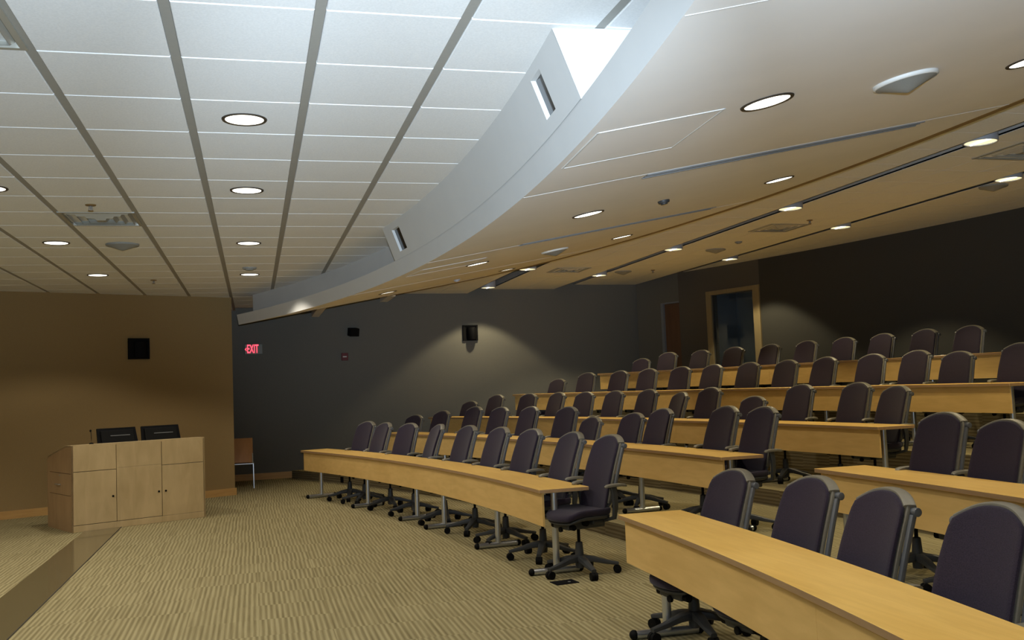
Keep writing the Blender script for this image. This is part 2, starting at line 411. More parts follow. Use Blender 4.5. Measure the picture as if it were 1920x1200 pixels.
# back upstand and end faces
for k in range(n):
    a0, a1 = DR+(dl(RB)-DR)*k/n, DR+(dl(RB)-DR)*(k+1)/n
    mb.add([P(RB, a0, ZB), P(RB, a1, ZB), P(RB+.02, a1, 4.0), P(RB+.02, a0, 4.0)], [(0, 1, 2, 3)], 0)
for k in range(nr):
    r0, r1 = RF+(RB-RF)*k/nr, RF+(RB-RF)*(k+1)/nr
    mb.add([P(r0, dl(r0), zcone(r0)), P(r1, dl(r1), zcone(r1)), P(r1, dl(r1), zcone(r1)+.165), P(r0, dl(r0), zcone(r0)+.165)], [(0, 1, 2, 3)], 0)
    mb.add([P(r0, DR, zcone(r0)), P(r1, DR, zcone(r1)), P(r1, DR, 4), P(r0, DR, 4)], [(0, 1, 2, 3)], 0)
    mb.add([P(r0, dl(r0), zcone(r0)+.165), P(r1, dl(r1), zcone(r1)+.165), P(r1, 17, zcone(r1)+.165), P(r0, 17, zcone(r0)+.165)], [(0, 1, 2, 3)], 0)
struct(mb.build('ceiling_soffit', [M['soffit'], M['under']], smooth=30))
# bronze bead under the soffit's rear edge and free end
mb = MB(); nb = 120
for k in range(nb):
    a0, a1 = DR+(dl(RB)-DR)*k/nb, DR+(dl(RB)-DR)*(k+1)/nb
    mb.add([P(RB-.05, a0, zcone(RB-.05)-.003), P(RB+.01, a0, ZB-.012), P(RB+.01, a1, ZB-.012), P(RB-.05, a1, zcone(RB-.05)-.003),
            P(RB-.05, a0, ZB+.01), P(RB+.01, a0, ZB+.02), P(RB+.01, a1, ZB+.02), P(RB-.05, a1, ZB+.01)],
           [(0, 1, 2, 3), (4, 5, 6, 7), (0, 1, 5, 4), (1, 2, 6, 5), (2, 3, 7, 6), (3, 0, 4, 7)])
struct(mb.build('trim_4', M['bronze'], smooth=0))
def cone_strip(d, r0, r1, w, th, z_off=0.):
    """thin raised bar on the sloping underside along a radius"""
    a, b = P(r0, d, zcone(r0)), P(r1, d, zcone(r1)); t = (b-a).normalized(); s = Vector((-math.sin(R(d)), math.cos(R(d)), 0)); nn = t.cross(s)
    if nn.z > 0: nn = -nn
    return a, b, t, s, nn
mb = MB()
for d in (-8.7, -2.1, 4.72, 11.3, 17.9):
    a, b, t, s, nn = cone_strip(d, RF+.005, RB-.05, 0, 0)
    w = .003; mb.add([a-s*w, a+s*w, b+s*w, b-s*w, a-s*w+nn*.002, a+s*w+nn*.002, b+s*w+nn*.002, b-s*w+nn*.002], [(0,1,2,3),(4,5,6,7),(0,1,5,4),(1,2,6,5),(2,3,7,6),(3,0,4,7)])
struct(mb.build('trim_5', M['soffit'], smooth=0))
# projecting box above the band, with two projection ports cut in its leaning face
D0, D1 = -5.55, 7.05
PORTS = ((-4.62, -4.16, 3.035, 3.245), (5.82, 6.42, 3.02, 3.235))
def face_r(z): return 26.215-(z-2.965)*(26.215-26.09)/(CE-2.965)
zs = sorted({2.962, 3.02, 3.035, 3.235, 3.245, CE+.004}); ds = sorted({D0+(D1-D0)*k/40 for k in range(41)} | {p[i] for p in PORTS for i in (0, 1)})
mb = MB()
for i in range(len(ds)-1):
    for j in range(len(zs)-1):
        dm, zm = (ds[i]+ds[i+1])/2, (zs[j]+zs[j+1])/2
        if any(p[0] < dm < p[1] and p[2] < zm < p[3] for p in PORTS): continue
        q = [(ds[i], zs[j]), (ds[i+1], zs[j]), (ds[i+1], zs[j+1]), (ds[i], zs[j+1])]
        mb.add([P(face_r(z), d, z) for d, z in q], [(0, 1, 2, 3)])
for d in (D0, D1):
    mb.add([P(face_r(2.962), d, 2.962), P(26.5, d, 2.962), P(26.5, d, CE+.004), P(face_r(CE), d, CE+.004)], [(0, 1, 2, 3)])
for a, b, z0, z1 in PORTS:
    for e0, e1 in (((a, z0), (b, z0)), ((b, z0), (b, z1)), ((b, z1), (a, z1)), ((a, z1), (a, z0))):
        mb.add([P(face_r(e0[1]), *e0), P(face_r(e1[1]), *e1), P(face_r(e1[1])+.13, *e1), P(face_r(e0[1])+.13, *e0)], [(0, 1, 2, 3)])
struct(mb.build('ceiling_soffit_box', M['soffit'], smooth=20))
for k, (a, b, z0, z1) in enumerate(PORTS):
    mb = MB(); mb.add([P(face_r(z)+o, d, z) for o in (.028, .04) for d, z in ((a, z0), (b, z0), (b, z1), (a, z1))],
                      [(0,1,2,3),(4,5,6,7),(0,1,5,4),(1,2,6,5),(2,3,7,6),(3,0,4,7)])
    o = mb.build('projection_port', M['screen'], smooth=0)
    tag(o, ('dark glass projection port in the leaning fascia nearest the white triangular box end', 'small dark projection port at the far end of the leaning fascia box')[k], 'projection window', 'projection ports in the fascia')
# flush access hatches in the soffit underside
for k, (a, b, r0, r1) in enumerate(((-5.45, -3.8, 26.30, 26.95), (6.3, 7.6, 26.40, 27.10))):
    mb = MB(); g = .005
    for (x0, x1, q0, q1) in ((a, a+.03, r0, r1), (b-.03, b, r0, r1)):
        mb.add([P(r, d, zcone(r)-dz) for dz in (-.004, .004) for d, r in ((x0, q0), (x1, q0), (x1, q1), (x0, q1))], [(0,1,2,3),(4,5,6,7),(0,1,5,4),(1,2,6,5),(2,3,7,6),(3,0,4,7)])
    for (q0, q1) in ((r0, r0+.01), (r1-.01, r1)):
        mb.add([P(r, d, zcone(r)-dz) for dz in (-.004, .004) for d, r in ((a, q0), (b, q0), (b, q1), (a, q1))], [(0,1,2,3),(4,5,6,7),(0,1,5,4),(1,2,6,5),(2,3,7,6),(3,0,4,7)])
    t = mb.build('access_hatch', M['soffit'], smooth=0)
    mb = MB(); mb.add([P(r, d, zcone(r)-dz) for dz in (-.003, .002) for d, r in ((a+.03, r0+.01), (b-.03, r0+.01), (b-.03, r1-.01), (a+.03, r1-.01))], [(0,1,2,3),(4,5,6,7),(0,1,5,4),(1,2,6,5),(2,3,7,6),(3,0,4,7)])
    mb.build('hatch_cover', M['under'], t, smooth=0)
    tag(t, ('flush access hatch in the soffit underside beside the closest large downlight', 'flush access hatch in the soffit underside beyond the far projection port')[k], 'access hatch', 'access hatches in the soffit')
# brackets tying the soffit's free end to the side wall
for xb, yb, zb, lab in ((1.22, 17.75, 3.16, 'tan beam stub under the soffit free end above the exit wall'), (2.62, 18.85, 3.45, 'tan beam stub under the soffit free end beside the rear tile ceiling')):
    mb = MB(); mb.box(xb-.075, xb+.075, yb, SWa[1]+(xb-SWa[0])*.09-.02, zb, zb+.10)
    tag(mb.build('soffit_beam', M['under'], smooth=0), lab, 'beam', 'soffit end beams')

# ------------------------------------------------------------------ setting: rear stepped ceiling
STEP = [(1.2, 4.42, 3.62), (4.93, 6.40, 3.705), (6.86, 8.40, 3.80), (8.86, 12.2, 3.89)]
for x0, x1, z in STEP:
    mb = MB(); nt_ = 0
    # bottom skin with shallow tile joints
    ys = [-6.2+.61*k for k in range(45)]
    xs = [x0]; w = (x1-x0)/max(1, round((x1-x0)/.61))
    while xs[-1] < x1-.01: xs.append(xs[-1]+w)
    g = .003
    for i in range(len(xs)-1):
        for j in range(len(ys)-1):
            X0, X1, Y0, Y1 = xs[i]+(g if i else 0), xs[i+1]-(g if i < len(xs)-2 else 0), ys[j]+g, ys[j+1]-g
            mb.box(X0, X1, Y0, Y1, z, z+.02, 0)
    mb.box(x0+.002, x1-.002, -6.2, 20.8, z+.012, z+.05, 3)
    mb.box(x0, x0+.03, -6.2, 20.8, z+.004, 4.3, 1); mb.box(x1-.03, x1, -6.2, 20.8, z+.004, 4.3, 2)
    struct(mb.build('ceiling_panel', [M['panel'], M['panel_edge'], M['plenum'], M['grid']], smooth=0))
mb = MB(); mb.box(-8.2, 12.6, -6.6, 21.4, 4.3, 4.4); struct(mb.build('ceiling_deck', M['plenum'], smooth=0))

# ------------------------------------------------------------------ lamps
WARM = (1., .92, .77)
CANC = (1., .85, .52)
def spot(loc, energy, ang, blend, nrm=(0, 0, -1), col=WARM, rad=.06):
    l = bpy.data.lights.new('lamp_beam', 'SPOT'); l.energy = energy; l.spot_size = R(ang); l.spot_blend = blend; l.color = col; l.shadow_soft_size = rad
    o = bpy.data.objects.new('lamp_beam', l); COL.objects.link(o); o.location = loc
    o.rotation_euler = Vector(nrm).to_track_quat('-Z', 'Y').to_euler()
    o['kind'] = 'helper'
    return o
def frame_at(loc, nrm):
    """matrix whose -Z is the direction the fixture looks"""
    z = -Vector(nrm).normalized(); x = Vector((0, 1, 0)).cross(z).normalized(); y = z.cross(x)
    return Matrix(((x.x, y.x, z.x, loc[0]), (x.y, y.y, z.y, loc[1]), (x.z, y.z, z.z, loc[2]), (0, 0, 0, 1)))
def make_flush():
    root = empty('recessed_downlight')
    mb = MB(); mb.lathe([(.112, .02), (.112, -.002), (.118, -.007), (.130, -.007), (.134, -.002), (.134, .0)], 40, caps=False); mb.build('trim_ring', M['lampwhite'], root)
    mb = MB(); mb.lathe([(.001, -.0035), (.113, -.0035)], 40, caps=False); mb.build('diffuser', M['glow'], root)
    return root
def make_can():
    root = empty('cylinder_downlight')
    mb = MB(); mb.lathe([(.155, .36), (.155, -.001), (.143, -.001), (.141, .012)], 40, caps=False); mb.lathe([(.155, .36), (.001, .365)], 40, caps=False); mb.build('housing', M['can'], root)
    mb = MB(); mb.lathe([(.001, .014), (.142, .008)], 40, caps=False); mb.build('reflector', M['glow_warm'], root)
    mb = MB(); mb.cyl((0, -.132, .008), (0, .132, .008), .010, 10); mb.build('lamp_tube', M['tube'], root)
    return root
flush0, can0 = make_flush(), make_can()
used = {'f': False, 'c': False}
def place(proto, key, mat, label, group):
    o = proto if not used[key] else copy_tree(proto); used[key] = True
    o.matrix_world = mat; tag(o, label, 'ceiling light', group); return o
EF, EU, EC = 64., 50., 86.
for k, (x, y) in enumerate(((-.02, 6.03), (-.02, 8.144), (-.02, 10.99), (-.02, 13.84))):
    place(flush0, 'f', frame_at((x, y, CE-.001), (0, 0, -1)), 'round recessed downlight in the front tile ceiling, ' + ('largest and closest of the centre column', 'second along the centre column', 'third along the centre column', 'farthest of the centre column')[k], 'downlights in the front ceiling')
    spot((x, y, CE-.03), EF, 130, .25)
for k, (x, y) in enumerate(((-1.952, 10.96), (-1.952, 13.77), (-1.93, 8.19))):
    place(flush0, 'f', frame_at((x, y, CE-.001), (0, 0, -1)), 'round recessed downlight in the front ceiling, ' + ('beside the grey ceiling speaker', 'closest to the tan wall and sprinkler', 'cut off at the picture edge')[k], 'downlights in the front ceiling')
    spot((x, y, CE-.03), EF, 130, .25)
for x, y in ((-3.9, 8.2), (-3.9, 11.0), (-3.9, 5.0), (-1.95, 5.0), (-5.8, 8.2), (-5.8, 11.5), (-.02, 3.0)):  # extra unseen beams without fixtures, added to balance the light at the front
    spot((x, y, CE-.03), EF, 130, .25)
sl = math.atan2(ZB-ZF, RB-RF)
def cone_n(d): return Vector((math.sin(sl)*math.cos(R(d)), math.sin(sl)*math.sin(R(d)), -math.cos(sl)))
INN = ((27.18, -5.38), (27.22, 1.23), (27.25, 7.79), (27.25, 14.31), (27.08, 19.9))
OUT = ((28.85, -4.9), (29.1, 1.60), (29.18, 8.11), (29.2, 14.44))
wi = ('largest, beside the first access hatch', 'second along the front arc', 'third along the front arc', 'fourth along the front arc', 'last at the free end of the soffit')
wo = ('cut off by the picture edge', 'second along the rear arc', 'third along the rear arc', 'farthest, closest to the step lamps')
for S, W, nm in ((INN, wi, 'front arc'), (OUT, wo, 'rear arc')):
    for k, (r, d) in enumerate(S):
        p = P(r, d, zcone(r)); nn = cone_n(d)
        place(flush0, 'f', frame_at(p+nn*.001, nn), 'round downlight flush in the sloping soffit, ' + W[k], 'downlights in the soffit ' + nm)
        spot(p+nn*.03, EU, 110, .7, nn)
for r, d in ((27.2, -12), (29.1, -11.5)): spot(P(r, d, zcone(r)-.03), EU, 110, .7)
CANS = [(4.68, (19.4, 16.4), 3.645, 'first ceiling step'), (6.64, (18.15, 14.6, 11.0, 7.62), 3.728, 'middle ceiling step'), (8.63, (16.5, 12.92, 9.5), 3.815, 'rear ceiling step')]
wc = {0: ('above the square wall speaker', 'half behind the soffit edge'), 1: ('farthest along the slot', 'third nearest along the slot', 'second nearest along the slot', 'largest, closest to the camera'), 2: ('above the glazed door', 'middle of the slot', 'nearest along the slot')}
for s, (x, ys, z, nm) in enumerate(CANS):
    for k, y in enumerate(ys):
        place(can0, 'c', frame_at((x, y, z), (0, 0, -1)), 'grey cylinder downlight in the %s, %s' % (nm, wc[s][k]), 'cylinder downlights in the ceiling steps')
        spot((x, y, z-.03), EC, 108, .25, col=CANC)
for x, y, z in ((6.64, 4.1, 3.75), (8.63, 6.1, 3.84), (8.63, 2.6, 3.84)): spot((x, y, z-.03), EC, 108, .25, col=CANC)

# the photographer's flash, just above the lens
for az, el, half, en in ((-14, 18, 22, 1350), (11, 10, 20, 2300), (40, 15, 20, 1050)):
    fl_ = bpy.data.lights.new('flash', 'SPOT'); fl_.energy = en; fl_.color = (.68, .84, 1.); fl_.shadow_soft_size = .03
    fl_.spot_size = R(2*half); fl_.spot_blend = 1.
    flo = bpy.data.objects.new('flash', fl_); COL.objects.link(flo); flo.location = (.03, -.03, HC+.14); flo['kind'] = 'helper'
    flo.rotation_euler = Vector((math.sin(R(az))*math.cos(R(el)), math.cos(R(az))*math.cos(R(el)), math.sin(R(el)))).to_track_quat('-Z', 'Y').to_euler()

fl_ = bpy.data.lights.new('flash', 'POINT'); fl_.energy = 70; fl_.color = (.68, .84, 1.); fl_.shadow_soft_size = .03
flo = bpy.data.objects.new('flash', fl_); COL.objects.link(flo); flo.location = (.03, -.03, HC+.14); flo['kind'] = 'helper'

# ------------------------------------------------------------------ ceiling fittings
def vent_at(x, y, z, label, s=(.30, .33)):
    root = empty('ceiling_vent', (x, y, z))
    mb = MB(); a, c = s[0]+.02, s[1]+.02
    for x0, x1, y0, y1 in ((-a, a, -c, -c+.03), (-a, a, c-.03, c), (-a, -a+.03, -c+.03, c-.03), (a-.03, a, -c+.03, c-.03)): mb.box(x0, x1, y0, y1, -.004, .02)
    mb.build('vent_frame', M['vent'], root, smooth=0)
    for k in range(4):
        f0, f1 = 1-.24*k, 1-.24*k-.15
        mb = MB(); A = [(sx*s[0]*f0, sy*s[1]*f0, .05) for sx, sy in ((-1,-1),(1,-1),(1,1),(-1,1))]; B = [(sx*s[0]*f1, sy*s[1]*f1, -.006-.004*k) for sx, sy in ((-1,-1),(1,-1),(1,1),(-1,1))]
        mb.add(A+B, [(i, (i+1) % 4, 4+(i+1) % 4, 4+i) for i in range(4)])
        if k == 3: mb.add(B, [(0, 1, 2, 3)])
        mb.build('louver', M['vent'], root, smooth=0)
    mb = MB(); mb.box(-s[0], s[0], -s[1], s[1], .06, .07); mb.build('vent_box', M['black'], root, smooth=0)
    return tag(root, label, 'air vent', 'square ceiling vents')
vent_at(-1.3145, 9.546, CE, 'square louvred air vent in the front tile ceiling behind the sprinkler')
vent_at(-1.3145, 4.594, CE, 'square louvred air vent cut off at the upper picture corner')
vent_at(5.62, 16.97, 3.700, 'square louvred vent in the first rear ceiling panel past the soffit edge')
vent_at(7.55, 12.85, 3.795, 'square louvred vent in the middle rear ceiling panel beside a sprinkler')
vent_at(7.6, 8.15, 3.795, 'large square louvred vent cut by the picture edge near the rear step')
def spk_at(p, nrm, label, r=.17, rim='spk'):
    root = empty('ceiling_speaker', mat=frame_at(p, nrm))
    mb = MB(); v = []; n = 32
    def ring(f, z): return [Vector((f*r*math.copysign(abs(math.cos(2*PI*k/n))**1.0, math.cos(2*PI*k/n)), f*r*math.copysign(abs(math.sin(2*PI*k/n))**1.0, math.sin(2*PI*k/n)), z)) for k in range(n)]
    T = Matrix.Rotation(R(0), 4, 'Z')
    R_ = [[T @ q for q in ring(f, z)] for f, z in ((1, .0), (1.0, -.012), (.97, -.018), (.93, -.02))]
    mb.v = [q for rr in R_ for q in rr]; mb.f = [(i*n+k, i*n+(k+1) % n, (i+1)*n+(k+1) % n, (i+1)*n+k) for i in range(3) for k in range(n)]; mb.mi = [0]*len(mb.f)
    mb.build('speaker_rim', M[rim], root)
    mb = MB(); R_ = [[T @ q for q in ring(f, z)] for f, z in ((.93, -.018), (.62, -.036), (.31, -.055), (.05, -.070))]
    mb.v = [q for rr in R_ for q in rr]; mb.f = [(i*n+k, i*n+(k+1) % n, (i+1)*n+(k+1) % n, (i+1)*n+k) for i in range(3) for k in range(n)]; mb.f.append(tuple(3*n+k for k in range(n))); mb.mi = [0]*len(mb.f)
    mb.build('speaker_grille', M['spk'], root)
    return tag(root, label, 'speaker', 'ceiling speakers')
spk_at((-1.322, 11.08, CE), (0, 0, -1), 'flat grey speaker in the front tile ceiling between air vent and tan wall')
spk_at(P(28.0, -5.16, zcone(28.0)), cone_n(-5.16), 'white-rimmed speaker on the soffit underside nearest the camera', .165, 'spk_w')
spk_at(P(28.33, 8.32, zcone(28.33)), cone_n(8.32), 'white-rimmed speaker farther along the soffit underside', .165, 'spk_w')
spk_at((7.64, 15.09, 3.80), (0, 0, -1), 'grey speaker in the middle rear ceiling panel, second from the side wall')
spk_at((7.12, 18.08, 3.80), (0, 0, -1), 'grey speaker in the middle rear ceiling panel, closest to the side wall')
spk_at((9.03, 10.2, 3.89), (0, 0, -1), 'grey speaker in the rearmost ceiling panel under a cylinder lamp')
def sprinkler(x, y, z, label):
    root = empty('sprinkler', (x, y, z))
    mb = MB(); mb.lathe([(.045, 0), (.04, -.008), (.012, -.012)], 20); mb.build('escutcheon', M['bronze'], root)
    mb = MB()
    for a in (0, PI/2, PI, 1.5*PI): mb.cyl((.012*math.cos(a), .012*math.sin(a), -.01), (.014*math.cos(a), .014*math.sin(a), -.05), .003, 6)
    mb.cyl((0, 0, -.01), (0, 0, -.035), .006, 8); mb.build('frame_arms', M['aluminium'], root)
    mb = MB(); mb.lathe([(.022, -.05), (.022, -.055)], 16); mb.build('deflector', M['bronze'], root)
    return tag(root, label, 'sprinkler', 'ceiling sprinklers')
sprinkler(-1.303, 8.84, CE, 'fire sprinkler in the front ceiling right before the air vent')
sprinkler(-1.319, 14.41, CE, 'fire sprinkler in the front ceiling close to the tan wall')
sprinkler(7.66, 12.2, 3.80, 'fire sprinkler in the middle rear panel beside the square vent')
sprinkler(7.68, 17.9, 3.80, 'fire sprinkler in the middle rear panel close to the back corner')
def detector(p, nrm, label, r=.055, mat='spk'):
    o = empty('smoke_detector', mat=frame_at(p, nrm))
    mb = MB(); mb.lathe([(r, 0), (r, -.012), (r*.9, -.022)], 24); mb.build('detector_base', M[mat], o)
    mb = MB(); mb.lathe([(r*.62, -.02), (r*.55, -.034)], 24); mb.build('detector_chamber', M[mat], o)
    return tag(o, label, 'smoke detector', 'small round ceiling sensors')
detector((-.02, 13.13, CE), (0, 0, -1), 'small round detector in the front ceiling before the farthest downlight', .09)
detector(P(27.93, 1.4, zcone(27.93)), cone_n(1.4), 'small round sensor on the soffit between two downlights', .05, 'charcoal')
detector(P(28.43, 14.73, zcone(28.43)), cone_n(14.73), 'small round sensor at the far end of the soffit underside', .05, 'can')
detector((7.6, 14.2, 3.80), (0, 0, -1), 'small round detector in the middle rear panel between two speakers', .06)
# linear slot diffusers along the soffit joints
for k, (d, r0, r1, lab) in enumerate(((-1.93, 27.10, 29.18, 'nearer of two long slot diffusers in the soffit underside'), (4.66, 27.18, 29.33, 'farther of two long slot diffusers in the soffit underside'))):
    a, b, t, s, nn = cone_strip(d, r0, r1, 0, 0)
    root = empty('slot_diffuser')
    def bar(o0, o1, h0, h1, name, mat):
        mb = MB(); q = [a+s*o0, a+s*o1, b+s*o1, b+s*o0]
        mb.add([p+nn*h0 for p in q]+[p+nn*h1 for p in q], [(0,1,2,3),(4,5,6,7),(0,1,5,4),(1,2,6,5),(2,3,7,6),(3,0,4,7)]); mb.build(name, M[mat], root, smooth=0)
    bar(-.06, -.045, -.002, .007, 'flange', 'aluminium'); bar(.045, .06, -.002, .007, 'flange', 'aluminium')
    bar(-.04, .04, -.002, .002, 'slot_core', 'grey_slot'); bar(-.004, .004, -.002, .005, 'blade', 'aluminium')
    tag(root, lab, 'air diffuser', 'slot diffusers in the soffit')

# ------------------------------------------------------------------ desks
DEP = .457; ZTOP = .728
def desk(i, d_out, d_aisle, legs, seams, label, group):
    """curved desk of row i between two angles; legs and panel seams given as angles"""
    r, h = ROW_R[i], ROW_H[i]
    o = P(r+DEP/2, (d_out+d_aisle)/2, h); root = empty('curved_desk', o)
    inv = Matrix.Translation(-o)
    a0, a1 = min(d_out, d_aisle), max(d_out, d_aisle)
    def put(mb, name, mat, **k):
        c = mb.build(name, mat, root, **k); c.matrix_parent_inverse = inv; return c
    mb = MB(); n = int((a1-a0)/.4)+1
    z0, z1 = h+ZTOP-.031, h+ZTOP; v = []
    for k in range(n+1):
        a = a0+(a1-a0)*k/n
        mb.v += [tuple(P(r, a, z0)), tuple(P(r+DEP, a, z0)), tuple(P(r+DEP, a, z1)), tuple(P(r, a, z1))]
    for k in range(n):
        q = k*4
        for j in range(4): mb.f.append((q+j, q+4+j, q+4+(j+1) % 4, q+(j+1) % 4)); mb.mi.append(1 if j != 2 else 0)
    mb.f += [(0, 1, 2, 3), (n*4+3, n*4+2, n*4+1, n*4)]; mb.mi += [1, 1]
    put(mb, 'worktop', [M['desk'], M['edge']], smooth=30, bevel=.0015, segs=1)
    ins = math.degrees(.035/r); cuts = [a0+ins] + sorted(seams) + [a1-ins]
    for k in range(len(cuts)-1):
        g = .0008/r*57.3
        mb = MB(); mb.arc(r+.035, r+.055, cuts[k]+(g if k else 0), cuts[k+1]-(g if k < len(cuts)-2 else 0), h+ZTOP-.319, h+ZTOP-.031)
        put(mb, 'modesty_panel', M['apron'], smooth=30, bevel=.001, segs=1)
    for d in legs:
        mb = MB(); rr = r+.155
        mb.cyl(P(rr, d, h+.045), P(rr, d, h+ZTOP-.031), .029, 18); lg = put(mb, 'leg', M['steel'])
        mb = MB(); mb.cyl(P(r-.06, d, h+.03), P(r+.36, d, h+.03), .027, 16); ft = mb.build('foot', M['steel'], lg); 
        for q, sg in ((r-.06, -1), (r+.36, 1)):
            mb = MB(); mb.ball(P(q+sg*.012, d, h+.03), .031, 12, 8); mb.build('foot_cap', M['rubber'], lg)
        mb = MB(); mb.box(-.04, .04, -.10, .26, h+ZTOP-.037, h+ZTOP-.031, T=Matrix.Translation(P(rr, d)) @ Matrix.Rotation(R(d)-PI/2, 4, 'Z')); mb.build('leg_plate', M['steel'], lg, smooth=0)
    return tag(root, label, 'desk', group)
G1, G2 = 'curved desks beyond the aisle', 'curved desks on the near side of the aisle'
desk(0, 20.26, 2.78, (19.35, 15.56, 11.78, 9.84, 6.27, 2.92), (8.6, 14.4), 'long curved maple desk of the front row beyond the aisle', G1)
desk(1, 21.8, 3.24, (21.4, 18.1, 14.4, 10.75, 7.09, 3.45), (9.3, 15.4), 'curved maple desk beyond the aisle, second row up from the floor', G1)
desk(2, 24.7, 3.64, (24.4, 21.2, 17.5, 14.3, 10.9, 7.5, 3.85), (9.1, 14.6, 20.1), 'curved maple desk beyond the aisle, middle row of the five', G1)
desk(3, 23.07, 3.20, (22.8, 19.2, 15.7, 12.2, 8.8, 6.05, 3.45), (8.5, 13.8, 19), 'curved maple desk beyond the aisle, fourth row up', G1)
desk(4, 21.11, 2.9, (20.9, 17.6, 14.3, 11., 7.8, 3.2), (8.6, 13.2, 17), 'curved maple desk of the top row below the black wall', G1)
desk(0, -15.5, -1.07, (-1.95, -5.6, -9.2, -12.8), (-6.71, -11.5), 'maple desk in the corner of the picture, nearest of all', G2)
desk(1, -14.5, .24, (-.1, -3.7, -7.3, -11), (-5.4, -10.2), 'maple desk cut by the picture edge behind the nearest row', G2)
# floor box cover by the front desk's end leg
mb = MB(); T = Matrix.Translation(Vector((2.43, 7.80, 0))) @ Matrix.Rotation(R(8), 4, 'Z')
mb.box(-.10, .10, -.075, .075, 0, .006, T=T); fb = mb.build('floor_outlet_box', M['black'], smooth=0, bevel=.001)
mb = MB(); mb.cyl(T @ Vector((.035, -.02, .006)), T @ Vector((.035, -.02, .009)), .012, 12); mb.build('latch', M['aluminium'], fb)
tag(fb, 'black floor outlet plate on the carpet under the front desk end leg', 'floor outlet')
q = P(28.345, 23.05, .05); mb = MB(); mb.box(-.012, 0, -.05, .05, .02, .12, T=Matrix.Translation(P(28.35, 23.1, 0)) @ Matrix.Rotation(R(23.1), 4, 'Z'))
tag(mb.build('riser_outlet', M['black'], smooth=0, bevel=.002), 'black outlet on the first step riser under the front desk', 'wall outlet')

# ------------------------------------------------------------------ office chair
def back_y(z):
    """side profile of the back: lumbar forward, top leaning back"""
    t = (z-.50)/.62
    return .165 + .205*t - .024*math.sin(PI*min(1, max(0, t)))
def back_half(z):
    t = (z-.50)/.62; return .186 - .012*max(0, t)**2 + .010*math.sin(PI*min(1, max(0, t)))
def back_surface(off, grow, thick, mat, name, parent, ztop, zbot, nu=14, nv=16, cap=0.):
    mb = MB(); rows = []
    def pt(u, v, o):
        ze = ztop - .060*abs(u)**2.3             # arched crown
        z = zbot+(ze-zbot)*v
        w = (back_half(z)+grow)*(1-.05*max(0, v-.93)/.07)
        return Vector((u*w, back_y(z) - .022*abs(u)**2 + o, z))
    fr = [[pt(-1+2*i/nu, j/nv, off) for i in range(nu+1)] for j in range(nv+1)]
    bk = [[pt(-1+2*i/nu, j/nv, off+thick) for i in range(nu+1)] for j in range(nv+1)]
    W = nu+1; mb.v = [tuple(p) for r in fr for p in r] + [tuple(p) for r in bk for p in r]; o = W*(nv+1)
    for j in range(nv):
        for i in range(nu):
            a = j*W+i; mb.f.append((a, a+1, a+W+1, a+W)); mb.f.append((o+a, o+a+W, o+a+W+1, o+a+1))
    edge = [(0, i) for i in range(nu)] ; loop = [i for i in range(W)] + [j*W+nu for j in range(1, nv+1)] + [nv*W+i for i in range(nu-1, -1, -1)] + [j*W for j in range(nv-1, 0, -1)]
    for k in range(len(loop)):
        a, b = loop[k], loop[(k+1) % len(loop)]; mb.f.append((a, o+a, o+b, b))
    mb.mi = [0]*len(mb.f)
    return mb.build(name, mat, parent, smooth=40, bevel=.009 if thick > .025 else .004, segs=2)
